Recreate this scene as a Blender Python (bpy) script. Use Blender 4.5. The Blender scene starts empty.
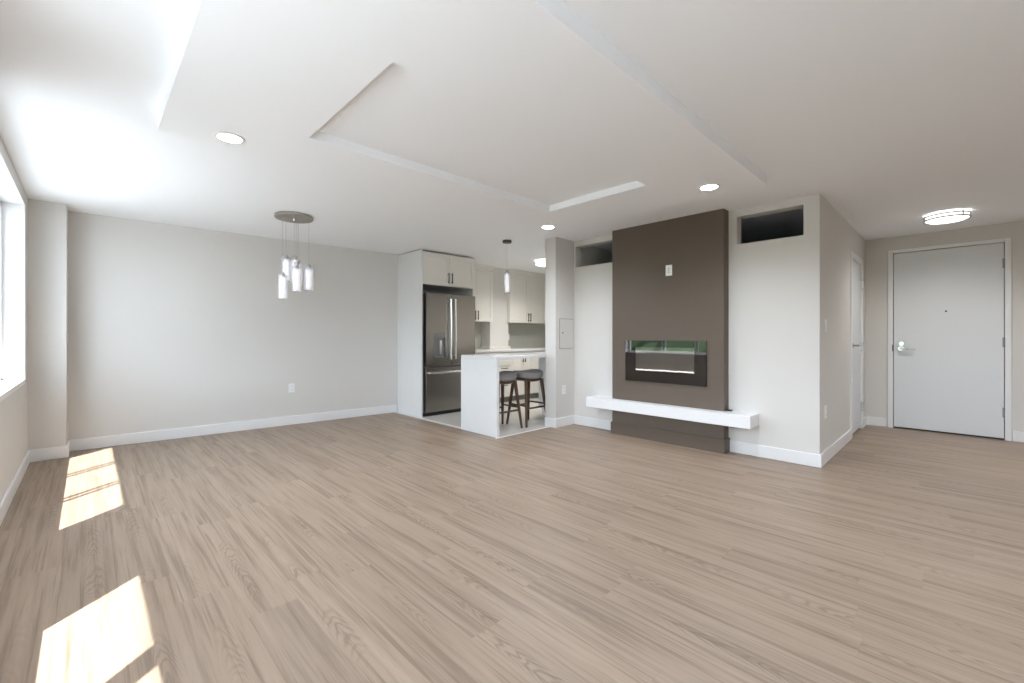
import bpy, bmesh, math, random
from mathutils import Vector, Matrix
C = bpy.context.scene.collection
R = math.radians
random.seed(4)

# ---------------------------------------------------------------- camera, sky, sun, exposure
sc = bpy.context.scene
cam_d = bpy.data.cameras.new('camera'); cam = bpy.data.objects.new('camera', cam_d); C.objects.link(cam)
cam.location = (0, 0, 1.16); cam.rotation_euler = (R(90), 0, R(45.75 - 90))
cam_d.sensor_width = 36; cam_d.lens = 435 / 1024 * 36; cam_d.shift_y = -4.5 / 1024
cam_d.clip_start = 0.02
sc.camera = cam
sc.view_settings.view_transform = 'Standard'; sc.view_settings.look = 'None'
sc.view_settings.gamma = 1; sc.view_settings.use_curve_mapping = False
sc.view_settings.exposure = 1.42
w = bpy.data.worlds.new('sky'); sc.world = w; w.use_nodes = True
bg = w.node_tree.nodes['Background']
bg.inputs['Color'].default_value = (0.79, 0.905, 1.06, 1); bg.inputs['Strength'].default_value = 3.5
sun_d = bpy.data.lights.new('sun', 'SUN'); sun = bpy.data.objects.new('sun', sun_d); C.objects.link(sun)
sun.rotation_euler = Vector((1, .87, -2.95)).to_track_quat('-Z', 'Y').to_euler()
sun_d.energy = 10; sun_d.angle = R(0.5); sun_d.color = (1.0, 0.985, 0.965)
sc.cycles.use_denoising = True
sc.cycles.max_bounces = 12; sc.cycles.diffuse_bounces = 8; sc.cycles.glossy_bounces = 5
sc.cycles.transmission_bounces = 8; sc.cycles.transparent_max_bounces = 12
sc.cycles.sample_clamp_indirect = 8
sc.cycles.caustics_reflective = False; sc.cycles.caustics_refractive = False

LAMP = 30   # watts of each downlight
def portal(loc, rot, sx, sy):   # sampling guide in each window opening, gives no light of its own
    d = bpy.data.lights.new('window_portal', 'AREA'); d.shape = 'RECTANGLE'; d.size = sx; d.size_y = sy
    d.cycles.is_portal = True
    o = bpy.data.objects.new('window_portal', d); C.objects.link(o); o.location = loc; o.rotation_euler = rot
portal((-.61, 4.55, 1.55), (0, R(-90), 0), 1.6, 2.4)
portal((-.61, 1.02, 1.55), (0, R(-90), 0), 1.6, 2.4)
portal((-.61, -1.55, 1.55), (0, R(-90), 0), 1.6, 2.1)

# ---------------------------------------------------------------- materials
def mat(name, col, rough=.5, metal=0, spec=.5, emit=None, es=0, coat=0, bump=0, bscale=60, var=0):
    m = bpy.data.materials.new(name); m.use_nodes = True
    nt = m.node_tree; b = nt.nodes['Principled BSDF']
    b.inputs['Base Color'].default_value = (*col, 1); b.inputs['Roughness'].default_value = rough
    b.inputs['Metallic'].default_value = metal; b.inputs['Specular IOR Level'].default_value = spec
    b.inputs['Coat Weight'].default_value = coat
    if emit: b.inputs['Emission Color'].default_value = (*emit, 1); b.inputs['Emission Strength'].default_value = es
    g = nt.nodes.new('ShaderNodeNewGeometry'); n = nt.nodes.new('ShaderNodeTexNoise')
    n.inputs['Scale'].default_value = bscale; n.inputs['Detail'].default_value = 3
    nt.links.new(g.outputs['Position'], n.inputs['Vector'])
    if bump:
        bp = nt.nodes.new('ShaderNodeBump'); bp.inputs['Strength'].default_value = bump; bp.inputs['Distance'].default_value = .002
        nt.links.new(n.outputs['Fac'], bp.inputs['Height']); nt.links.new(bp.outputs['Normal'], b.inputs['Normal'])
    if var:
        mx = nt.nodes.new('ShaderNodeMix'); mx.data_type = 'RGBA'
        mx.inputs[6].default_value = (*[c * (1 - var) for c in col], 1); mx.inputs[7].default_value = (*[min(1, c * (1 + var)) for c in col], 1)
        nt.links.new(n.outputs['Fac'], mx.inputs[0]); nt.links.new(mx.outputs[2], b.inputs['Base Color'])
    return m

M = dict(
    wall=mat('greige_paint', (.67, .65, .62), .75, bump=.15, bscale=220),
    ceil=mat('ceiling_paint', (.90, .92, .935), .85, bump=.1, bscale=180),
    rim=mat('panel_rim_dark', (.36, .34, .31), .6, bump=.05),  # darker than the wall so the cover outline shows
    hinge=mat('hinge_metal', (.30, .30, .31), .45, .7, bump=.05),
    trim=mat('white_trim_paint', (.80, .80, .80), .4, bump=.03),
    door=mat('door_paint', (.72, .74, .76), .5, bump=.05),
    brown=mat('taupe_paint', (.118, .090, .067), .6, bump=.12, bscale=200),
    cab=mat('cabinet_paint', (.76, .735, .68), .4, bump=.03),
    panel=mat('cabinet_panel_paint', (.77, .77, .76), .4, bump=.03),
    quartz=mat('white_quartz', (.74, .74, .74), .22, var=.02, bscale=9),
    shelf=mat('shelf_lacquer', (.82, .82, .82), .35, bump=.02),
    steel=mat('stainless_steel', (.36, .34, .315), .27, 1, bump=.04, bscale=25),
    steel_l=mat('polished_steel', (.78, .77, .75), .22, 1, bump=.02),
    fridge_side=mat('fridge_side_grey', (.30, .30, .30), .45, .5, bump=.05),
    nickel=mat('brushed_nickel', (.42, .40, .36), .35, 1, bump=.05, bscale=120),
    darkm=mat('dark_bronze', (.10, .09, .08), .4, .8, bump=.03),
    black=mat('black_plastic', (.02, .02, .022), .35, bump=.03),
    fgrey=mat('firebox_grey', (.23, .22, .21), .7, var=.15, bscale=5),
    blackg=mat('black_glass', (.010, .008, .007), .02, spec=.9, bump=.0),
    wood=mat('walnut_leg', (.085, .045, .028), .4, var=.35, bscale=40),
    fabric=mat('grey_upholstery', (.33, .32, .315), .95, bump=.6, bscale=500, var=.12),
    plate=mat('white_plastic', (.85, .85, .84), .35, bump=.02),
    gap=mat('door_gap_dark', (.03, .03, .03), .8, bump=.05),
    led=mat('downlight_lens', (.9, .9, .9), .5, emit=(1, .98, .96), es=30, bump=.01),
    drum=mat('drum_diffuser', (.9, .9, .9), .5, emit=(1, .97, .94), es=1.0, bump=.01),
    lit=mat('lit_crystal', (.9, .9, .9), .3, emit=(1, .98, 1.0), es=.28, bump=.4, bscale=160),
    ground=mat('outside_ground', (.27, .28, .29), .9, var=.2, bscale=.2),
    leaf=mat('outside_foliage', (.045, .085, .028), .8, var=.5, bscale=.8),
    facade=mat('outside_facade', (.5, .48, .44), .8, var=.1, bscale=.5),
    crystal=mat('fire_crystal', (.85, .85, .88), .15, emit=(1, 1, 1), es=1.2, bump=.3, bscale=90),
)

def thin_glass(name, tint, ior=1.5, rough=0.0, extra=0.0):
    m = bpy.data.materials.new(name); m.use_nodes = True; nt = m.node_tree; nt.nodes.clear()
    o = nt.nodes.new('ShaderNodeOutputMaterial'); mx = nt.nodes.new('ShaderNodeMixShader')
    t = nt.nodes.new('ShaderNodeBsdfTransparent'); g = nt.nodes.new('ShaderNodeBsdfGlossy'); f = nt.nodes.new('ShaderNodeLayerWeight')
    pw = nt.nodes.new('ShaderNodeMath'); pw.operation = 'POWER'; pw.inputs[1].default_value = 5
    f0 = ((ior - 1) / (ior + 1)) ** 2 + extra; ml = nt.nodes.new('ShaderNodeMath'); ml.operation = 'MULTIPLY'; ml.inputs[1].default_value = 1 - f0; g.inputs['Roughness'].default_value = rough; t.inputs['Color'].default_value = (*tint, 1)
    ad = nt.nodes.new('ShaderNodeMath'); ad.operation = 'ADD'; ad.inputs[1].default_value = f0
    nt.links.new(f.outputs['Facing'], pw.inputs[0]); nt.links.new(pw.outputs[0], ml.inputs[0]); nt.links.new(ml.outputs[0], ad.inputs[0]); nt.links.new(ad.outputs[0], mx.inputs[0])
    nt.links.new(t.outputs[0], mx.inputs[1]); nt.links.new(g.outputs[0], mx.inputs[2]); nt.links.new(mx.outputs[0], o.inputs[0])
    return m
M['glass'] = thin_glass('window_glass', (.97, .98, .97))
M['fireglass'] = thin_glass('fireplace_glass', (.75, .73, .70), ior=1.6, extra=.08)
M['tube'] = thin_glass('pendant_glass', (.97, .97, .98), extra=.03, rough=.1)
nt = M['tube'].node_tree; o_ = [n for n in nt.nodes if n.type == 'OUTPUT_MATERIAL'][0]; src = o_.inputs[0].links[0].from_socket
df = nt.nodes.new('ShaderNodeBsdfTranslucent'); df.inputs[0].default_value = (.95, .95, .97, 1); ms = nt.nodes.new('ShaderNodeMixShader'); ms.inputs[0].default_value = .30
nt.links.new(src, ms.inputs[1]); nt.links.new(df.outputs[0], ms.inputs[2]); nt.links.new(ms.outputs[0], o_.inputs[0])

class NT:
    def __init__(s, nt): s.nt = nt
    def n(s, t, **k):
        x = s.nt.nodes.new(t)
        for a, b in k.items(): setattr(x, a, b)
        return x
    def m(s, op, a, b=None, c=None):
        x = s.n('ShaderNodeMath', operation=op)
        for i, v in enumerate((a, b, c)):
            if v is None: continue
            if isinstance(v, (int, float)): x.inputs[i].default_value = v
            else: s.nt.links.new(v, x.inputs[i])
        return x.outputs[0]
    def xyz(s, a, b, c=0.0):
        x = s.n('ShaderNodeCombineXYZ')
        for i, v in enumerate((a, b, c)):
            if isinstance(v, (int, float)): x.inputs[i].default_value = v
            else: s.nt.links.new(v, x.inputs[i])
        return x.outputs[0]
    def white(s, v):
        x = s.n('ShaderNodeTexWhiteNoise', noise_dimensions='3D'); s.nt.links.new(v, x.inputs['Vector']); return x.outputs['Value']
    def noise(s, v, scale=1, detail=3, rough=.5, dist=0):
        x = s.n('ShaderNodeTexNoise'); s.nt.links.new(v, x.inputs['Vector'])
        x.inputs['Scale'].default_value = scale; x.inputs['Detail'].default_value = detail
        x.inputs['Roughness'].default_value = rough; x.inputs['Distortion'].default_value = dist
        return x.outputs['Fac']
    def mix(s, f, a, b, mode='MIX'):
        x = s.n('ShaderNodeMix', data_type='RGBA', blend_type=mode)
        if isinstance(f, (int, float)): x.inputs[0].default_value = f
        else: s.nt.links.new(f, x.inputs[0])
        for i, v in ((6, a), (7, b)):
            if isinstance(v, tuple): x.inputs[i].default_value = (*v, 1)
            else: s.nt.links.new(v, x.inputs[i])
        return x.outputs[2]
    def ramp(s, v, lo, hi):
        x = s.n('ShaderNodeMapRange'); x.interpolation_type = 'SMOOTHSTEP'
        s.nt.links.new(v, x.inputs[0]); x.inputs[1].default_value = lo; x.inputs[2].default_value = hi
        return x.outputs[0]

def plank_material():
    m = bpy.data.materials.new('oak_plank_floor'); m.use_nodes = True; t = NT(m.node_tree)
    b = m.node_tree.nodes['Principled BSDF']; L = m.node_tree.links.new
    g = t.n('ShaderNodeNewGeometry'); sp = t.n('ShaderNodeSeparateXYZ'); L(g.outputs['Position'], sp.inputs[0])
    X, Y = sp.outputs[0], sp.outputs[1]
    u = t.m('DIVIDE', t.m('ADD', X, 10 * .19 + .095), .19)
    row = t.m('FLOOR', u); fu = t.m('SUBTRACT', u, row)
    v = t.m('ADD', t.m('DIVIDE', Y, 1.22), t.m('MULTIPLY', t.white(t.xyz(row, 3.3)), 7.0))
    col = t.m('FLOOR', v); fv = t.m('SUBTRACT', v, col)
    idv = t.xyz(row, col, .5)
    r1 = t.white(idv); r2 = t.white(t.xyz(row, col, 7.5)); r3 = t.white(t.xyz(row, col, 13.5))
    off = t.m('MULTIPLY', r1, 37.0)
    # broad streaks running with the plank
    streak = t.noise(t.xyz(t.m('MULTIPLY', X, 30), t.m('ADD', t.m('MULTIPLY', Y, .9), off), off), 1, 4, .6, .25)
    thin = t.noise(t.xyz(t.m('MULTIPLY', X, 85), t.m('ADD', t.m('MULTIPLY', Y, 1.6), off), off), 1, 2, .5, .2)
    fine = t.noise(t.xyz(t.m('MULTIPLY', X, 260), t.m('ADD', t.m('MULTIPLY', Y, 6), off), 0), 1, 3, .6)
    blotch = t.noise(t.xyz(t.m('MULTIPLY', X, 6), t.m('ADD', t.m('MULTIPLY', Y, 1.6), off), 4), 1, 2, .5)
    # cathedral arches: nested parabolas bent by noise
    xc = t.m('SUBTRACT', fu, t.m('ADD', .3, t.m('MULTIPLY', r2, .4)))
    wob = t.noise(t.xyz(t.m('MULTIPLY', X, 14), t.m('ADD', t.m('MULTIPLY', Y, 3.0), off), off), 1, 3, .5)
    par = t.m('MULTIPLY', t.m('MULTIPLY', xc, xc), t.m('ADD', 2.6, t.m('MULTIPLY', r3, 2.5)))
    ph = t.m('ADD', t.m('ADD', t.m('MULTIPLY', Y, 1.0), par), t.m('MULTIPLY', wob, .55))
    ring = t.m('SINE', t.m('MULTIPLY', ph, 75.0))
    ring = t.m('POWER', t.m('ADD', .5, t.m('MULTIPLY', ring, .5)), 2.2)
    cmask = t.ramp(t.m('ABSOLUTE', xc), .30, .08)
    cm2 = t.ramp(t.noise(t.xyz(t.m('MULTIPLY', X, 1.5), t.m('ADD', t.m('MULTIPLY', Y, 1.1), off), off), 1, 1, .5), .46, .60)
    ring = t.m('MULTIPLY', t.m('MULTIPLY', ring, cmask), cm2)
    base = t.mix(r2, (.352, .265, .198), (.312, .233, .174))
    base = t.mix(t.m('MULTIPLY', t.ramp(r3, .6, 1.0), .35), base, (.325, .238, .170))
    base = t.mix(t.m('MULTIPLY', t.ramp(streak, .48, .68), .62), base, (.165, .118, .085))
    base = t.mix(t.m('MULTIPLY', t.ramp(streak, .50, .28), .35), base, (.425, .330, .252))
    base = t.mix(t.m('MULTIPLY', t.ramp(thin, .54, .72), .60), base, (.150, .105, .074))
    base = t.mix(t.m('MULTIPLY', t.ramp(blotch, .45, .75), .25), base, (.33, .255, .20))
    base = t.mix(t.m('MULTIPLY', ring, .6), base, (.17, .12, .085))
    base = t.mix(t.m('MULTIPLY', t.ramp(fine, .48, .70), .55), base, (.28, .21, .16))
    # knots
    seam_u = t.m('MINIMUM', fu, t.m('SUBTRACT', 1.0, fu)); seam_v = t.m('MINIMUM', fv, t.m('SUBTRACT', 1.0, fv))
    su = t.ramp(seam_u, .012, .003); sv = t.m('MULTIPLY', t.ramp(seam_v, .0016, .0004), .7)
    seam = t.m('MAXIMUM', su, sv)
    base = t.mix(t.m('MULTIPLY', seam, .28), base, (.17, .125, .09))
    L(base, b.inputs['Base Color'])
    L(t.m('ADD', .36, t.m('MULTIPLY', streak, .16)), b.inputs['Roughness'])
    b.inputs['Specular IOR Level'].default_value = .35
    h = t.m('SUBTRACT', t.m('MULTIPLY', fine, .25), seam)
    bp = t.n('ShaderNodeBump'); bp.inputs['Strength'].default_value = .25; bp.inputs['Distance'].default_value = .0012
    L(h, bp.inputs['Height']); L(bp.outputs[0], b.inputs['Normal'])
    return m
M['planks'] = plank_material()

def tile_material(name, c1, c2, sx, sy, ax, grout, rough):
    m = bpy.data.materials.new(name); m.use_nodes = True; t = NT(m.node_tree)
    b = m.node_tree.nodes['Principled BSDF']; L = m.node_tree.links.new
    g = t.n('ShaderNodeNewGeometry'); sp = t.n('ShaderNodeSeparateXYZ'); L(g.outputs['Position'], sp.inputs[0])
    A, B = sp.outputs[ax[0]], sp.outputs[ax[1]]
    u = t.m('DIVIDE', t.m('ADD', A, 20), sx); v = t.m('DIVIDE', t.m('ADD', B, 20), sy)
    row = t.m('FLOOR', v); u = t.m('ADD', u, t.m('MULTIPLY', t.m('MODULO', row, 2), .5))
    fu = t.m('FRACT', u); fv = t.m('FRACT', v)
    e = t.m('MINIMUM', t.m('MULTIPLY', t.m('MINIMUM', fu, t.m('SUBTRACT', 1.0, fu)), sx), t.m('MULTIPLY', t.m('MINIMUM', fv, t.m('SUBTRACT', 1.0, fv)), sy))
    gl = t.ramp(e, .003, .001)
    r = t.white(t.xyz(t.m('FLOOR', u), row)); n = t.noise(g.outputs['Position'], 3.0, 4, .5)
    c = t.mix(t.m('ADD', t.m('MULTIPLY', r, .5), t.m('MULTIPLY', n, .5)), c1, c2)
    c = t.mix(gl, c, grout); L(c, b.inputs['Base Color']); b.inputs['Roughness'].default_value = rough
    bp = t.n('ShaderNodeBump'); bp.inputs['Strength'].default_value = .4; bp.inputs['Distance'].default_value = .001; bp.invert = True
    L(gl, bp.inputs['Height']); L(bp.outputs[0], b.inputs['Normal'])
    return m
M['tile'] = tile_material('kitchen_floor_tile', (.50, .48, .45), (.58, .56, .52), .60, .30, (0, 1), (.40, .39, .37), .35)
M['splash'] = tile_material('glass_backsplash_tile', (.40, .40, .35), (.45, .45, .40), .30, .10, (0, 2), (.45, .45, .42), .15)

# ---------------------------------------------------------------- mesh helpers
def bx(bm, x0, x1, y0, y1, z0, z1):
    vs = [bm.verts.new((x, y, z)) for x in (x0, x1) for y in (y0, y1) for z in (z0, z1)]
    for f in ((0, 1, 3, 2), (4, 6, 7, 5), (0, 4, 5, 1), (2, 3, 7, 6), (0, 2, 6, 4), (1, 5, 7, 3)):
        bm.faces.new([vs[i] for i in f])
def boxes(*bs):
    bm = bmesh.new()
    for b in bs: bx(bm, *b)
    return bm
def tube(bm, p0, p1, r0, r1=None, seg=12, caps=True):
    r1 = r0 if r1 is None else r1
    p0, p1 = Vector(p0), Vector(p1); d = (p1 - p0).normalized()
    a = d.orthogonal().normalized(); b = d.cross(a)
    A = [bm.verts.new(p0 + (a * math.cos(k * 2 * math.pi / seg) + b * math.sin(k * 2 * math.pi / seg)) * r0) for k in range(seg)]
    B = [bm.verts.new(p1 + (a * math.cos(k * 2 * math.pi / seg) + b * math.sin(k * 2 * math.pi / seg)) * r1) for k in range(seg)]
    for k in range(seg): bm.faces.new((A[k], A[(k + 1) % seg], B[(k + 1) % seg], B[k]))
    if caps: bm.faces.new(A[::-1]); bm.faces.new(B)
def path_tube(bm, pts, r, seg=10):
    pts = [Vector(p) for p in pts]; rings = []
    a = None
    for i, p in enumerate(pts):
        d = (pts[min(i + 1, len(pts) - 1)] - pts[max(i - 1, 0)]).normalized()
        a = d.orthogonal().normalized() if a is None else (a - d * a.dot(d)).normalized()
        b = d.cross(a)
        rr = r[i] if isinstance(r, (list, tuple)) else r
        rings.append([bm.verts.new(p + (a * math.cos(k * 2 * math.pi / seg) + b * math.sin(k * 2 * math.pi / seg)) * rr) for k in range(seg)])
    for A, B in zip(rings, rings[1:]):
        for k in range(seg): bm.faces.new((A[k], A[(k + 1) % seg], B[(k + 1) % seg], B[k]))
    bm.faces.new(rings[0][::-1]); bm.faces.new(rings[-1])
def lathe(bm, c, prof, seg=32):   # prof: (radius, z) pairs
    rings = []
    for r, z in prof:
        if r < 1e-6: rings.append([bm.verts.new((c[0], c[1], c[2] + z))])
        else: rings.append([bm.verts.new((c[0] + r * math.cos(k * 2 * math.pi / seg), c[1] + r * math.sin(k * 2 * math.pi / seg), c[2] + z)) for k in range(seg)])
    for A, B in zip(rings, rings[1:]):
        for k in range(seg):
            q = [A[k % len(A)], A[(k + 1) % len(A)], B[(k + 1) % len(B)], B[k % len(B)]]
            u = []
            for x in q:
                if x not in u: u.append(x)
            if len(u) > 2: bm.faces.new(u)
def prism(bm, pts, z0, z1):
    A = [bm.verts.new((x, y, z0)) for x, y in pts]; B = [bm.verts.new((x, y, z1)) for x, y in pts]
    n = len(pts)
    for k in range(n): bm.faces.new((A[k], A[(k + 1) % n], B[(k + 1) % n], B[k]))
    bm.faces.new(A[::-1]); bm.faces.new(B)

def wloc(o):
    v = Vector((0, 0, 0))
    while o is not None: v += Vector(o.location); o = o.parent
    return v
def obj(name, bm, m, parent=None, bevel=0, smooth=False, seg=2):
    """link a bmesh given in world coordinates as ONE object"""
    bmesh.ops.recalc_face_normals(bm, faces=bm.faces)
    if parent is not None: o0 = wloc(parent)
    else:
        vs = [v.co for v in bm.verts]
        o0 = Vector(((min(v.x for v in vs) + max(v.x for v in vs)) / 2, (min(v.y for v in vs) + max(v.y for v in vs)) / 2, min(v.z for v in vs)))
    bmesh.ops.translate(bm, verts=bm.verts, vec=-o0)
    me = bpy.data.meshes.new(name); bm.to_mesh(me); bm.free(); me.materials.append(M[m])
    o = bpy.data.objects.new(name, me); C.objects.link(o)
    if parent is not None: o.parent = parent
    else: o.location = o0
    if smooth:
        for p in me.polygons: p.use_smooth = True
        me.set_sharp_from_angle(angle=R(35))
    if bevel:
        b = o.modifiers.new('bevel', 'BEVEL'); b.width = bevel; b.segments = seg; b.limit_method = 'ANGLE'; b.angle_limit = R(40)
    return o
def tag(o, label, cat, group=None):
    o['label'] = label; o['category'] = cat
    if group: o['group'] = group
    return o
def thing(name, label, cat, loc, group=None):
    o = bpy.data.objects.new(name, None); C.objects.link(o); o.location = loc; o.empty_display_size = .1
    return tag(o, label, cat, group)
def struct(name, bm, m, bevel=0):
    o = obj(name, bm, m, None, bevel); o['kind'] = 'structure'; return o
def struct_empty(name, loc):
    o = bpy.data.objects.new(name, None); C.objects.link(o); o.location = loc; o['kind'] = 'structure'; o.empty_display_size = .1
    return o

# ---------------------------------------------------------------- room shell
XL, YB, XF, YH, XD, YR, ZC = -.40, 6.20, 4.66, .862, 7.38, -4.0, 2.44
KX, KY = 3.36, 3.70            # kitchen corner
bm = bmesh.new()
prism(bm, [(XL - .20, YR - .2), (XD + .2, YR - .2), (XD + .2, 3.64), (4.285, 3.64), (4.285, KY), (KX, KY), (KX, YB + .2), (XL - .20, YB + .2)], -.12, 0)
struct('floor', bm, 'planks')
bm = bmesh.new()
prism(bm, [(KX, KY), (4.285, KY), (4.285, 3.64), (XD + .2, 3.64), (XD + .2, YB + .15), (KX, YB + .2)], -.12, .001)
struct('floor_kitchen', bm, 'tile')
struct('ceiling', boxes((XL - .20, XD + .2, YR - .2, YB + .2, ZC, ZC + .15)), 'ceil')
# dropped ceiling panel with a recess
px0, px1, py0, py1, pz = .29, 3.81, 1.056, 3.25, 2.36
rx0, rx1, ry0, ry1 = .952, 3.165, 1.725, 2.73
struct('ceiling_panel', boxes((px0, rx0, py0, py1, pz, ZC + .01), (rx1, px1, py0, py1, pz, ZC + .01), (rx0, rx1, py0, ry0, pz, ZC + .01), (rx0, rx1, ry1, py1, pz, ZC + .01), (rx0, rx1, ry0, ry1, 2.42, ZC + .01)), 'ceil')
# left wall: windows at Y ranges
WZ0, WZ1 = .78, 2.32
xo = XL - .20
segs = [(xo, XL, YR - .2, 6.34, 0, WZ0), (xo, XL, YR - .2, 6.34, WZ1, ZC)]
ys = [YR - .2, -2.6, -.5, -.18, 2.29, 3.31, 5.70, 6.34]
for a, b in ((0, 1), (2, 3), (4, 5), (6, 7)): segs.append((xo, XL, ys[a], ys[b], WZ0, WZ1))
struct('wall_left', boxes(*segs), 'wall')
bm = bmesh.new(); prism(bm, [(xo, 6.31), (-.15, 6.30), (3.439, 6.075), (3.439, YB + .15), (xo, YB + .2)], 0, ZC); bx(bm, 3.439, XD + .15, YB, YB + .15, 0, ZC)
struct('wall_back', bm, 'wall')
struct('wall_pier', boxes((XL, -.15, 6.0, 6.34, 0, ZC)), 'wall')
# fireplace wall with two transom openings
tz0, tz1 = 2.088, 2.365
struct('wall_fireplace', boxes((XF, 4.79, YH, 3.59, 0, tz0), (XF, 4.79, YH, 3.59, tz1, ZC), (XF, 4.79, YH, .984, tz0, tz1), (XF, 4.79, 1.553, 2.99, tz0, tz1), (XF, 4.79, 3.570, 3.59, tz0, tz1)), 'wall')
cx0, cx1, cz = 6.27, 7.03, 2.08
struct('wall_hall', boxes((4.79, cx0, YH, .97, 0, ZC), (cx1, XD, YH, .97, 0, ZC), (cx0, cx1, YH, .97, cz, ZC)), 'wall')
dy0, dy1, dz = -.375, .60, 2.245
struct('wall_entry', boxes((XD, XD + .15, YR - .2, dy0, 0, ZC), (XD, XD + .15, dy1, YB, 0, ZC), (XD, XD + .15, dy0, dy1, dz, ZC)), 'wall')
struct('wall_divider', boxes((4.275, XF, 3.59, 3.765, 0, ZC), (XF, XD, 3.59, 3.765, 0, ZC)), 'wall')
struct('wall_right', boxes((xo, XD, YR - .2, YR, 0, ZC)), 'wall')
struct('wall_chase', boxes((5.24, 5.70, 5.95, YB, .94, ZC)), 'wall')
struct('wall_chimney', boxes((4.53, XF, 1.63, 2.915, .14, ZC)), 'brown')
struct('baseboard_chimney', boxes((4.515, XF, 1.615, 2.93, 0, .14)), 'brown', .003)

BH = .115
def base(name, *bs):
    struct(name, boxes(*bs), 'trim', .004)
base('baseboard_left', (XL, XL + .015, YR, 6.0, 0, BH))
bm = bmesh.new(); prism(bm, [(-.15, 6.284), (3.419, 6.060), (3.419, 6.076), (-.15, 6.30)], 0, BH); struct('baseboard_back', bm, 'trim', .003)
base('baseboard_pier', (XL, -.135, 5.985, 6.0, 0, BH), (-.15, -.135, 6.0, 6.28, 0, BH))
base('baseboard_fireplace', (XF - .015, XF, YH - .015, 1.615, 0, BH), (XF - .015, XF, 2.93, 3.59, 0, BH))
base('baseboard_hall', (XF, 6.20, YH - .015, YH, 0, BH), (7.10, XD, YH - .015, YH, 0, BH))
base('baseboard_entry', (XD - .015, XD, .645, YH - .015, 0, BH), (XD - .015, XD, YR, -.42, 0, BH))
base('baseboard_divider', (4.275, XF - .015, 3.575, 3.59, 0, BH), (4.26, 4.275, 3.575, 3.765, 0, BH))
base('baseboard_right', (XL, XD, YR, YR + .015, 0, BH))
struct('trim_1', boxes((3.385, 3.415, 4.39, 6.055, 0, .006), (KX - .03, 4.26, KY - .03, KY - .005, 0, .006)), 'trim', .002)

# windows in the left wall
def window(name, y0, y1, mull):
    e = struct_empty(name, (XL - .2, (y0 + y1) / 2, WZ0))
    f0, f1, t = -.60, -.53, .05
    bs = [(f0, f1, y0, y0 + t, WZ0, WZ1), (f0, f1, y1 - t, y1, WZ0, WZ1), (f0, f1, y0, y1, WZ0, WZ0 + t), (f0, f1, y0, y1, WZ1 - .04, WZ1)]
    for a, b in mull: bs.append((-.585, -.565 if b - a < .06 else f1, a, b, WZ0, WZ1))
    obj('window_frame', boxes(*bs), 'trim', e, .003)
    obj('pane', boxes((-.568, -.562, y0 + .02, y1 - .02, WZ0 + .02, WZ1 - .02)), 'glass', e)
    obj('window_sill', boxes((f1, XL + .006, y0, y1, WZ0 - .03, WZ0 + .012)), 'trim', e, .003)
    obj('jamb_lining', boxes((f1, XL + .003, y0 - .006, y0 + .006, WZ0, WZ1), (f1, XL + .003, y1 - .006, y1 + .006, WZ0, WZ1), (f1, XL + .003, y0, y1, WZ1 - .006, WZ1 + .006)), 'trim', e)
window('window_1', 3.31, 5.70, [(3.99, 4.02), (4.07, 4.10), (4.74, 4.77), (4.83, 4.86)])
window('window_2', -.18, 2.29, [(1.36, 1.46), (.66, .75)])
window('added_window', -2.6, -.5, [(-1.65, -1.55)])  # added unseen window, brings more daylight in from behind the camera
# entry door
e = struct_empty('door_1', (XD, .11, 0))
ys0, ys1, zt = -.357, .578, 2.222
obj('door_frame', boxes((XD - .02, XD + .1, ys1 + .006, ys1 + .056, 0, zt + .05), (XD - .02, XD + .1, ys0 - .056, ys0 - .006, 0, zt + .05), (XD - .02, XD + .1, ys0 - .006, ys1 + .006, zt + .006, zt + .05)), 'trim', e, .004)
obj('door_leaf', boxes((XD + .0, XD + .045, ys0, ys1, .018, zt)), 'door', e, .002)
obj('door_gap_shade', boxes((XD + .05, XD + .1, ys0 - .006, ys1 + .006, 0, zt + .006)), 'gap', e)  # dark sheet behind the leaf, shade of the door gap put into colour
for z in (1.99, 1.10, .31):
    bm = bmesh.new(); bx(bm, XD - .004, XD + .004, ys0 - .028, ys0 + .012, z - .055, z + .055); tube(bm, (XD - .01, ys0 - .008, z - .058), (XD - .01, ys0 - .008, z + .058), .009)
    obj('hinge', bm, 'hinge', e)
bm = bmesh.new(); tube(bm, (XD, .505, 1.075), (XD - .012, .505, 1.075), .030, .026, 20); tube(bm, (XD - .012, .505, 1.075), (XD - .026, .505, 1.075), .012, .010)
obj('deadbolt', bm, 'steel_l', e, smooth=True)
bm = bmesh.new(); tube(bm, (XD, .51, 1.015), (XD - .012, .51, 1.015), .034, .030, 20); tube(bm, (XD - .012, .51, 1.015), (XD - .055, .51, 1.015), .012)
path_tube(bm, [(XD - .055, .518, 1.015), (XD - .058, .48, 1.015), (XD - .056, .43, 1.012), (XD - .05, .375, 1.008)], [.012, .011, .009, .008])
obj('door_handle', bm, 'steel_l', e, smooth=True)
bm = bmesh.new(); tube(bm, (XD, .105, 1.47), (XD - .006, .105, 1.47), .011, .009, 16)
obj('peephole', bm, 'darkm', e)
obj('strike_plate', boxes((XD - .024, XD - .018, ys1 + .004, ys1 + .014, .98, 1.06)), 'darkm', e)

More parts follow.
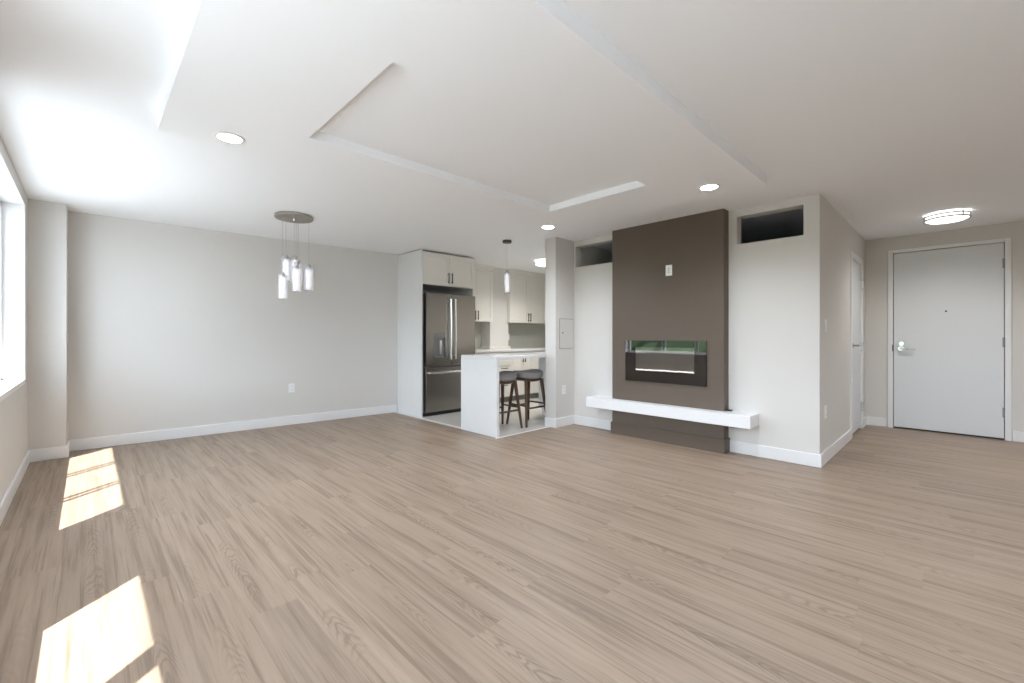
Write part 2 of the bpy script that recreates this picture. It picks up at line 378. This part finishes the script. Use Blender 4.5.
# hall closet door in the passage wall
e = struct_empty('door_2', (6.65, YH, 0))
obj('door_casing', boxes((cx0 - .06, cx0 + .01, YH - .015, YH + .1, 0, cz + .06), (cx1 - .01, cx1 + .06, YH - .015, YH + .1, 0, cz + .06), (cx0 + .01, cx1 - .01, YH - .015, YH + .1, cz - .01, cz + .06)), 'trim', e, .004)
obj('door_leaf', boxes((cx0 + .014, cx1 - .014, YH + .004, YH + .04, .025, cz - .014)), 'door', e, .002)
obj('door_gap_shade', boxes((cx0, cx1, YH + .05, YH + .09, 0, cz - .01)), 'gap', e)  # near-black backing stands in for the shade round the closet leaf
for z in (1.82, 1.05, .29):
    bm = bmesh.new(); bx(bm, cx1 - .03, cx1 + .01, YH - .019, YH + .003, z - .05, z + .05); tube(bm, (cx1 - .012, YH - .02, z - .052), (cx1 - .012, YH - .02, z + .052), .008)
    obj('hinge', bm, 'steel_l', e)
bm = bmesh.new(); tube(bm, (6.36, YH + .004, 1.06), (6.36, YH - .01, 1.06), .032, .028, 20); tube(bm, (6.36, YH - .01, 1.06), (6.36, YH - .055, 1.06), .011)
path_tube(bm, [(6.352, YH - .055, 1.06), (6.41, YH - .058, 1.06), (6.48, YH - .052, 1.056)], [.012, .010, .008])
obj('door_handle', bm, 'nickel', e, smooth=True)

# ---------------------------------------------------------------- fireplace
fy0, fy1, fz0, fz1 = 1.795, 2.728, .652, 1.12
e = thing('electric_fireplace', 'black glass electric fireplace with white crystals set in the taupe wall', 'fireplace', (4.53, 2.26, fz0))
gy0, gy1, gz0, gz1 = 1.918, 2.600, .778, 1.045
obj('surround', boxes((4.5150, 4.5295, fy0, gy0, fz0, fz1), (4.5150, 4.5295, gy1, fy1, fz0, fz1), (4.5150, 4.5295, gy0, gy1, fz0, gz0), (4.5150, 4.5295, gy0, gy1, gz1, fz1)), 'blackg', e)
obj('firebox', boxes((4.5275, 4.5295, gy0, gy1, gz0, gz1)), 'fgrey', e)
obj('glass_front', boxes((4.5152, 4.5175, gy0, gy1, gz0, gz1)), 'fireglass', e)
bm = bmesh.new()
y = gy0 + .008
while y < gy1 - .008:
    r = random.uniform(.004, .0055)
    mt = Matrix.Translation((4.5222, y, gz0 + r + random.uniform(0, .010))) @ Matrix.Rotation(random.random() * 3, 4, 'X')
    bmesh.ops.create_icosphere(bm, subdivisions=1, radius=r, matrix=mt); y += .006
s = obj('crystals', bm, 'crystal', e); s['kind'] = 'stuff'
bmx = bmesh.new(); prism(bmx, [(4.41, 1.352), (XF, 1.352), (XF, 1.63), (4.53, 1.63), (4.53, 2.915), (XF, 2.915), (XF, 3.215), (4.41, 3.215)], .30, .42)
o = obj('floating_shelf', bmx, 'shelf', bevel=.003)
tag(o, 'long white floating shelf under the electric fireplace', 'shelf')
bm = bmesh.new(); bx(bm, 4.575, 4.62, 1.575, 1.632, .42, .434); path_tube(bm, [(4.60, 1.632, .427), (4.612, 1.634, .436), (4.63, 1.633, .43), (4.65, 1.62, .424)], .004)
tag(obj('cable_stub', bm, 'black', bevel=.002), 'small black cable end lying on the white shelf by the taupe wall', 'cable')

# ---------------------------------------------------------------- plates, outlets, electrical panel
def plate(name, c, face, kind, label, cat, group=None):
    """face: unit vector out of the wall. kind: outlet, rocker, blank"""
    n = Vector(face); s = Vector((0, 0, 1)).cross(n); s = Vector((round(s.x), round(s.y), 0)); c = Vector(c)
    def slab(bm, a0, a1, z0, z1, d0, d1):
        p = [c + s * a0 + n * d0, c + s * a1 + n * d1]
        bx(bm, min(p[0].x, p[1].x), max(p[0].x, p[1].x), min(p[0].y, p[1].y), max(p[0].y, p[1].y), c.z + z0, c.z + z1)
    e = thing(name, label, cat, c, group)
    bm = bmesh.new(); slab(bm, -.036, .036, -.058, .058, 0.0, .006); obj('cover_plate', bm, 'plate', e, .0015)
    if kind == 'outlet':
        for dz in (-.026, .026):
            bm = bmesh.new(); slab(bm, -.017, .017, dz - .016, dz + .016, .006, .009); sk = obj('socket', bm, 'plate', e, .001)
            bm = bmesh.new(); slab(bm, -.009, -.006, dz - .004, dz + .007, .009, .0094); slab(bm, .006, .009, dz - .004, dz + .007, .009, .0094); obj('slot', bm, 'black', sk)
    elif kind == 'rocker':
        bm = bmesh.new(); slab(bm, -.017, .017, -.033, .033, .006, .010); obj('rocker', bm, 'plate', e, .002)
    elif kind == 'media':
        bm = bmesh.new(); slab(bm, -.018, .018, -.034, .034, .006, .008); obj('insert', bm, 'plate', e, .001)
        for dz in (-.02, .0, .02):
            bm = bmesh.new(); slab(bm, -.008, .008, dz - .004, dz + .004, .008, .0084); obj('port', bm, 'fgrey', e)
    return e
plate('wall_outlet', (1.93, 6.172, .485), (0, -1, 0), 'outlet', 'white wall outlet low on the long greige back wall', 'outlet')
plate('wall_outlet', (4.435, 3.59, .475), (0, -1, 0), 'outlet', 'white wall outlet below the breaker panel on the short column', 'outlet')
plate('wall_outlet', (4.90, YH, .465), (0, -1, 0), 'outlet', 'white wall outlet low on the passage wall beside the closet door', 'outlet')
plate('light_switch', (4.90, YH, 1.265), (0, -1, 0), 'rocker', 'white light switch on the passage wall beside the closet door', 'switch')
plate('media_plate', (4.53, 2.20, 1.885), (-1, 0, 0), 'media', 'white wall plate high on the taupe wall above the fireplace', 'wall plate')
plate('wall_outlet', (5.92, 6.19, 1.16), (0, -1, 0), 'outlet', 'white outlet on the grey tile backsplash in the kitchen', 'outlet')
e = thing('breaker_panel', 'greige breaker panel cover flush in the short column', 'electrical panel', (4.485, 3.59, 1.008))
obj('panel_rim', boxes((4.345, 4.632, 3.584, 3.5899, 1.008, 1.40)), 'rim', e, .002)
pd = obj('panel_door', boxes((4.353, 4.624, 3.580, 3.5835, 1.016, 1.392)), 'wall', e, .0015)
bm = bmesh.new(); tube(bm, (4.40, 3.58, 1.215), (4.40, 3.570, 1.215), .014, .011, 16)
obj('latch', bm, 'nickel', pd)

# ---------------------------------------------------------------- kitchen
def shaker(bm, x0, x1, z0, z1, y, t=.02, rail=.06):   # front plane at y, faces -Y
    bx(bm, x0, x0 + rail, y, y + t, z0, z1); bx(bm, x1 - rail, x1, y, y + t, z0, z1)
    bx(bm, x0 + rail, x1 - rail, y, y + t, z0, z0 + rail); bx(bm, x0 + rail, x1 - rail, y, y + t, z1 - rail, z1)
    bx(bm, x0 + rail - .001, x1 - rail + .001, y + .010, y + t, z0 + rail - .001, z1 - rail + .001)
def cab_handle(parent, x, z0, z1, y, m='darkm'):
    bm = bmesh.new(); tube(bm, (x, y - .028, z0), (x, y - .028, z1), .008)
    for z in (z0 + .02, z1 - .02): tube(bm, (x, y, z), (x, y - .028, z), .005)
    obj('handle', bm, m, parent, smooth=True)
def cab_handle_h(parent, x0, x1, z, y, m='darkm'):
    bm = bmesh.new(); tube(bm, (x0, y - .028, z), (x1, y - .028, z), .006)
    for x in (x0 + .02, x1 - .02): tube(bm, (x, y, z), (x, y - .028, z), .005)
    obj('handle', bm, m, parent, smooth=True)

# tall panels and cabinet round the fridge
e = thing('fridge_surround', 'white cabinet over the fridge with tall white side panels', 'cabinet', (3.92, 5.8, 0))
obj('side_panel', boxes((3.44, 3.46, 5.40, YB - .001, 0, 2.425)), 'panel', e, .002)
obj('side_panel', boxes((4.42, 4.44, 5.44, YB - .001, 0, 2.41)), 'cab', e, .002)
obj('body', boxes((3.461, 4.419, 5.42, YB - .001, 1.93, 2.41)), 'cab', e)
for x0, x1, hx in ((3.463, 3.936, 3.905), (3.94, 4.418, 3.972)):
    bm = bmesh.new(); shaker(bm, x0, x1, 1.935, 2.405, 5.40)
    d = obj('door', bm, 'cab', e, .0015); cab_handle(d, hx, 1.97, 2.13, 5.40)
# fridge
e = thing('refrigerator', 'stainless steel french door refrigerator with water dispenser', 'refrigerator', (3.95, 5.75, 0))
F = 5.36
obj('body', boxes((3.492, 4.41, 5.43, 6.12, .04, 1.79)), 'fridge_side', e, .004)
obj('base_grille', boxes((3.49, 4.40, 5.41, 5.9, .002, .05)), 'black', e)
bm = boxes((3.492, 3.62, F, 5.425, .735, 1.805), (3.83, 3.942, F, 5.425, .735, 1.805), (3.62, 3.83, F, 5.425, .735, .86), (3.62, 3.83, F, 5.425, 1.22, 1.805), (3.62, 3.83, F + .045, 5.425, .86, 1.22))
bmesh.ops.remove_doubles(bm, verts=bm.verts, dist=.0001)
ld = obj('door', bm, 'steel', e)
rd = obj('door', boxes((3.95, 4.41, F, 5.425, .735, 1.805)), 'steel', e, .008)
fd = obj('freezer_drawer', boxes((3.492, 4.41, F, 5.425, .06, .715)), 'steel', e, .008)
for x, d in ((3.905, ld), (3.988, rd)):
    bm = bmesh.new(); path_tube(bm, [(x, F - .045, .825), (x, F - .052, 1.05), (x, F - .055, 1.28), (x, F - .052, 1.5), (x, F - .045, 1.735)], .014)
    for hz in (.86, 1.70): tube(bm, (x, F - .002, hz), (x, F - .046, hz), .010)
    obj('handle', bm, 'steel_l', d, smooth=True)
bm = bmesh.new(); path_tube(bm, [(3.52, F, .635), (3.53, F - .045, .635), (3.7, F - .058, .635), (3.95, F - .062, .635), (4.2, F - .058, .635), (4.36, F - .045, .635), (4.37, F, .635)], .014)
obj('handle', bm, 'steel_l', fd, smooth=True)
dp = obj('dispenser', boxes((3.622, 3.828, F + .040, F + .046, .862, 1.218), (3.622, 3.828, F - .002, F + .04, 1.15, 1.218)), 'fridge_side', ld, .002)
obj('paddle', boxes((3.735, 3.775, F + .012, F + .02, .90, 1.11)), 'steel_l', dp, .003)
obj('drip_tray', boxes((3.64, 3.81, F + .004, F + .04, .861, .872)), 'steel_l', dp)

# upper cabinets
def upper(x0, x1, label, crown_l):
    e = thing('upper_cabinet', label, 'cabinet', ((x0 + x1) / 2, 6.0, 1.43))
    obj('body', boxes((x0, x1, 5.89, YB if x1 < 5.1 or x0 > 5.9 else 5.949, 1.43, 2.34)), 'cab', e)
    mid = (x0 + x1) / 2
    for a, b, hx in ((x0 + .002, mid - .002, mid - .03), (mid + .002, x1 - .002, mid + .03)):
        bm = bmesh.new(); shaker(bm, a, b, 1.435, 2.335, 5.87)
        d = obj('door', bm, 'cab', e, .0015); cab_handle(d, hx, 1.46, 1.62, 5.87)
    bm = bmesh.new(); prism(bm, [(x0 - .0, 5.865), (x1, 5.865), (x1, 5.94), (x0, 5.94)], 2.34, 2.38); prism(bm, [(x0 - .0, 5.845), (x1, 5.845), (x1, 5.94), (x0, 5.94)], 2.38, 2.435)
    obj('crown', bm, 'cab', e, .004)
upper(4.45, 5.24, 'white shaker wall cabinet beside the refrigerator', 1)
upper(5.66, 6.70, 'white shaker wall cabinet behind the hanging pendant, farther right', 0)
struct('trim_2', boxes((4.44, 5.24, 6.19, YB, .94, 1.43), (5.70, 7.37, 6.19, YB, .94, 1.43)), 'splash')
struct('trim_3', boxes((5.21, 5.73, 5.92, 5.95, .94, .985), (5.21, 5.24, 5.95, 6.19, .94, .985), (5.70, 5.73, 5.95, 6.19, .94, .985)), 'cab', .003)
# base cabinets on the far run
o = obj('countertop', boxes((4.445, 7.37, 5.555, YB - .001, .90, .94)), 'quartz', bevel=.003)
tag(o, 'white countertop of the far kitchen run under the wall cabinets', 'countertop')
units = [(4.445, 5.0, 'doors'), (5.0, 5.46, 'drawers'), (5.46, 6.0, 'doors'), (6.0, 6.5, 'drawers'), (6.5, 7.37, 'doors')]
names = ['white base cabinet with two doors right beside the fridge', 'white drawer base cabinet between the two door cabinets, nearer the fridge',
         'white two door base cabinet in the middle of the far run', 'white drawer base cabinet seen over the right stool', 'white base cabinet at the far right end of the kitchen run']
for (x0, x1, k), lb in zip(units, names):
    e = thing('base_cabinet', lb, 'cabinet', ((x0 + x1) / 2, 5.9, 0))
    obj('body', boxes((x0, x1, 5.60, YB - .02, .10, .898)), 'cab', e)
    obj('toe_kick', boxes((x0, x1, 5.66, YB - .02, .002, .10)), 'fgrey', e)
    if k == 'doors':
        mid = (x0 + x1) / 2
        for a, b, hx in ((x0 + .002, mid - .002, mid - .03), (mid + .002, x1 - .002, mid + .03)):
            bm = bmesh.new(); shaker(bm, a, b, .105, .89, 5.58); d = obj('door', bm, 'cab', e, .0015); cab_handle(d, hx, .70, .86, 5.58)
    else:
        for z0, z1 in ((.105, .41), (.415, .70), (.705, .89)):
            bm = bmesh.new(); shaker(bm, x0 + .002, x1 - .002, z0, z1, 5.58, rail=.04); d = obj('drawer', bm, 'cab', e, .0015)
            cab_handle_h(d, (x0 + x1) / 2 - .08, (x0 + x1) / 2 + .08, (z0 + z1) / 2 + .05, 5.58)
# near run, its white end faces the living room
e = thing('base_cabinet', 'white base cabinet whose plain end panel shows behind the right bar stool', 'cabinet', (5.6, 4.1, 0))
obj('body', boxes((4.82, 6.4, 3.766, 4.38, .10, .893)), 'panel', e)
obj('toe_kick', boxes((4.82, 6.4, 3.766, 4.31, .002, .10)), 'panel', e)
for k in range(3):
    bm = bmesh.new(); x0 = 4.83 + k * .52; shaker(bm, x0, x0 + .515, .105, .89, 4.38)
    bmesh.ops.transform(bm, matrix=Matrix.Translation((0, 2 * 4.38, 0)) @ Matrix.Scale(-1, 4, (0, 1, 0)), verts=bm.verts)
    obj('door', bm, 'cab', e, .0015)
# peninsula
e = thing('kitchen_peninsula', 'white waterfall peninsula with an overhanging top', 'peninsula', (3.9, 4.1, 0))
bm = bmesh.new(); prism(bm, [(KX, KY), (4.262, 3.745), (4.262, 3.77), (6.4, 3.77), (6.4, 4.42), (4.82, 4.42), (4.82, 4.37), (KX, 4.37)], .895, .935)
obj('countertop', bm, 'quartz', e, .003)
obj('waterfall_panel', boxes((KX, KX + .04, KY, 4.37, .001, .8945)), 'quartz', e, .002)

# bar stools
def stool(cx, cy, rz, label):
    e = thing('bar_stool', label, 'bar stool', (cx, cy, .001))
    def superell(t, a, b, p=2.6):
        c, s = math.cos(t), math.sin(t)
        return a * math.copysign(abs(c) ** (2 / p), c), b * math.copysign(abs(s) ** (2 / p), s)
    N = 36
    def layer(bm, k, z, saddle=True):
        out = []
        for i in range(N):
            x, y = superell(i * 2 * math.pi / N, .215 * k, .175 * k)
            out.append(bm.verts.new((x, y, z + (.028 * (abs(x) / .215) ** 2.2 - .006 if saddle else 0))))
        return out
    def skin(bm, rings):
        for A, B in zip(rings, rings[1:]):
            for i in range(N): bm.faces.new((A[i], A[(i + 1) % N], B[(i + 1) % N], B[i]))
    def place(bm): bmesh.ops.transform(bm, matrix=Matrix.Translation((cx, cy, 0)) @ Matrix.Rotation(rz, 4, 'Z'), verts=bm.verts)
    bm = bmesh.new(); rings = [layer(bm, k, z) for k, z in ((.86, .615), (.96, .628), (1.0, .650), (1.0, .672), (.96, .692), (.85, .706), (.55, .713), (.2, .714))]
    skin(bm, rings); bm.faces.new(rings[0][::-1]); bm.faces.new(rings[-1]); place(bm)
    obj('seat', bm, 'fabric', e, smooth=True)
    bm = bmesh.new(); rings = [layer(bm, k, z) for k, z in ((.74, .578), (.86, .588), (.90, .616))]
    skin(bm, rings); bm.faces.new(rings[0][::-1]); bm.faces.new(rings[-1]); place(bm)
    obj('seat_frame', bm, 'wood', e, smooth=True)
    ft = {}
    for sx in (-1, 1):
        for sy in (-1, 1):
            top = Vector((sx * .145, sy * .115, .605)); foot = Vector((sx * .205, sy * .18, .002))
            ft[sx, sy] = (top, foot)
            bm = bmesh.new(); path_tube(bm, [top, top.lerp(foot, .25), top.lerp(foot, .6), foot], [.024, .022, .019, .014], 12); place(bm)
            obj('leg', bm, 'wood', e, smooth=True)
    def at(k, z):
        t, f = ft[k]; return t.lerp(f, (t.z - z) / (t.z - f.z))
    for a, b, z in (((-1, -1), (1, -1), .235), ((-1, 1), (1, 1), .235), ((-1, -1), (-1, 1), .27), ((1, -1), (1, 1), .27)):
        bm = bmesh.new(); tube(bm, at(a, z), at(b, z),   .012, seg=10); place(bm)
        obj('stretcher', bm, 'wood', e, smooth=True)
stool(3.74, 4.05, 0, 'bar stool with grey saddle seat nearest the white waterfall panel')
stool(4.215, 4.03, 0, 'bar stool with grey saddle seat nearest the wall column')

# ---------------------------------------------------------------- lights of the room, plus an added unseen row
def downlight(x, y, z, label):
    d = bpy.data.lights.new('downlight_lamp', 'SPOT'); d.energy = LAMP; d.spot_size = R(150); d.spot_blend = 1; d.shadow_soft_size = .055; d.color = (.91, .98, 1.07)
    l = bpy.data.objects.new('downlight_lamp', d); C.objects.link(l); l.location = (x, y, z - .02)
    e = thing('recessed_downlight', label, 'downlight', (x, y, z))
    bm = bmesh.new(); lathe(bm, (x, y, z), [(.080, 0), (.080, -.004), (.072, -.006), (.062, -.006), (.060, -.002), (.060, 0)], 40)
    obj('trim_ring', bm, 'trim', e, smooth=True)
    bm = bmesh.new(); lathe(bm, (x, y, z), [(0, -.004), (.0615, -.004), (.0615, 0)], 40)
    obj('lens', bm, 'led', e)
downlight(.61, 3.06, pz, 'round recessed downlight near the left corner of the dropped ceiling panel')
downlight(3.585, 3.12, pz, 'round recessed downlight in the ceiling nearest the kitchen')
downlight(3.557, 1.393, pz, 'round recessed downlight near the dark transom over the right wall')
downlight(1.2, -1.2, ZC, 'added unseen fill downlight in the plain ceiling right of the panel, nearest the windows')  # row added out of view to even out the room light
downlight(3.4, -1.2, ZC, 'added unseen fill downlight in the plain ceiling right of the panel, middle of the row')
downlight(5.6, -1.2, ZC, 'added unseen fill downlight in the plain ceiling right of the panel, nearest the entry')
def drum(x, y, r, label):
    d = bpy.data.lights.new('ceiling_lamp', 'SPOT'); d.energy = LAMP * (2.3 if y > 1 else .9); d.spot_size = R(160); d.spot_blend = 1; d.shadow_soft_size = r; d.color = (1, .97, .93)
    l = bpy.data.objects.new('ceiling_lamp', d); C.objects.link(l); l.location = (x, y, ZC - .10)
    e = thing('flush_mount_light', label, 'ceiling light', (x, y, ZC))
    bm = bmesh.new(); lathe(bm, (x, y, ZC), [(0, 0), (r * .85, 0), (r * .85, -.012), (0, -.012)], 48); obj('backplate', bm, 'trim', e)
    bm = bmesh.new(); lathe(bm, (x, y, ZC), [(r * .93, -.012), (r * .95, -.02), (r * .95, -.062), (r * .8, -.078), (r * .4, -.088), (0, -.090)], 48); obj('diffuser', bm, 'drum', e, smooth=True)
    for z in (-.026, -.060):
        bm = bmesh.new(); lathe(bm, (x, y, ZC + z), [(r * .96, -.006), (r * 1.03, -.006), (r * 1.03, .006), (r * .96, .006), (r * .96, -.006)], 48); obj('metal_ring', bm, 'nickel', e)
    for k in range(3):
        a = k * 2.0944 + 3.9; bm = bmesh.new(); tube(bm, (x + r * .985 * math.cos(a), y + r * .985 * math.sin(a), ZC - .066), (x + r * .985 * math.cos(a), y + r * .985 * math.sin(a), ZC - .012), .006)
        obj('post', bm, 'nickel', e)
drum(6.37, .085, .172, 'round flush ceiling light with nickel rings before the entry door')
drum(5.50, 4.83, .19, 'round flush ceiling light in the kitchen half hidden by the column')

rt = Vector((math.sin(R(45.75)), -math.cos(R(45.75)), 0)); fw = Vector((math.cos(R(45.75)), math.sin(R(45.75)), 0))
cc = Vector((1.56, 4.905, ZC))
e = thing('chandelier', 'cluster chandelier of glass cylinders on a round nickel canopy', 'chandelier', cc)
bm = bmesh.new(); lathe(bm, cc, [(0, 0), (.18, 0), (.186, -.004), (.186, -.026), (.178, -.034), (0, -.034)], 48); cp = obj('canopy', bm, 'nickel', e, smooth=True)
bm = bmesh.new(); tube(bm, cc + Vector((0, 0, -.034)), cc + Vector((0, 0, -.05)), .012, .010); obj('finial', bm, 'steel_l', cp, smooth=True)
for dx, dd, zt_, zb in ((-.122, .07, 2.02, 1.76), (-.078, -.08, 1.81, 1.555), (-.052, .12, 2.02, 1.74), (.030, .03, 1.955, 1.70), (.088, -.12, 1.89, 1.63), (.142, .03, 1.91, 1.655)):
    c = cc + rt * dx + fw * dd
    bm = bmesh.new(); tube(bm, (c.x, c.y, zt_ + .02), (c.x, c.y, zt_ - .025), .018, .022, 16)
    for k in range(3):
        a = k * 2.09; tube(bm, (c.x, c.y, zt_ - .012), (c.x + .040 * math.cos(a), c.y + .040 * math.sin(a), zt_ - .004), .003, seg=6)
    p = obj('pendant', bm, 'nickel', e, smooth=True)
    bm = bmesh.new(); tube(bm, (c.x, c.y, zt_ + .02), (c.x, c.y, ZC - .034), .0013, seg=6); obj('cable', bm, 'nickel', p)
    bm = bmesh.new(); lathe(bm, (c.x, c.y, 0), [(.042, zt_), (.042, zb), (.039, zb), (.039, zt_), (.042, zt_)], 28); obj('glass_cylinder', bm, 'tube', p, smooth=True)
    bm = bmesh.new(); lathe(bm, (c.x, c.y, 0), [(0, zt_ - .025), (.020, zt_ - .025), (.024, zt_ - .06), (.024, zb + .03), (.020, zb + .012), (0, zb + .012)], 20); obj('lit_core', bm, 'lit', p, smooth=True)
kc = Vector((3.98, 4.18, ZC))
e = thing('pendant_light', 'single small glass cylinder pendant hanging over the white peninsula', 'pendant', kc)
bm = bmesh.new(); lathe(bm, kc, [(0, 0), (.060, 0), (.060, -.028), (.054, -.034), (0, -.034)], 32); obj('canopy', bm, 'darkm', e, smooth=True)
bm = bmesh.new(); tube(bm, kc + Vector((0, 0, -.034)), (kc.x, kc.y, 2.02), .0013, seg=6); obj('cable', bm, 'nickel', e)
bm = bmesh.new(); tube(bm, (kc.x, kc.y, 2.04), (kc.x, kc.y, 1.995), .018, .022, 16); obj('cap', bm, 'nickel', e, smooth=True)
bm = bmesh.new(); lathe(bm, (kc.x, kc.y, 0), [(.040, 2.02), (.040, 1.745), (.037, 1.745), (.037, 2.02), (.040, 2.02)], 28); obj('glass_cylinder', bm, 'tube', e, smooth=True)
bm = bmesh.new(); lathe(bm, (kc.x, kc.y, 0), [(0, 1.995), (.020, 1.995), (.024, 1.96), (.024, 1.78), (.020, 1.76), (0, 1.76)], 20); obj('lit_core', bm, 'lit', e, smooth=True)

# ---------------------------------------------------------------- outside, seen only in reflections and through the panes
struct('ground', boxes((-160, -.8, -90, 90, -6.2, -6.0)), 'ground')
tr = bmesh.new(); rnd = random.Random(9)
for k in range(160):
    x = rnd.uniform(-60, -38); y = rnd.uniform(-40, 75); r = rnd.uniform(2.5, 4.5)
    bmesh.ops.create_icosphere(tr, subdivisions=2, radius=r, matrix=Matrix.Translation((x, y, -6 + r * rnd.uniform(.7, 1.5))) @ Matrix.Scale(1.2, 4, (0, 0, 1)))
for v in tr.verts: v.co += Vector([rnd.uniform(-.5, .5) for _ in range(3)])
o = obj('treetops', tr, 'leaf'); o['kind'] = 'stuff'; tag(o, 'green treetops outside beyond the left windows', 'trees')
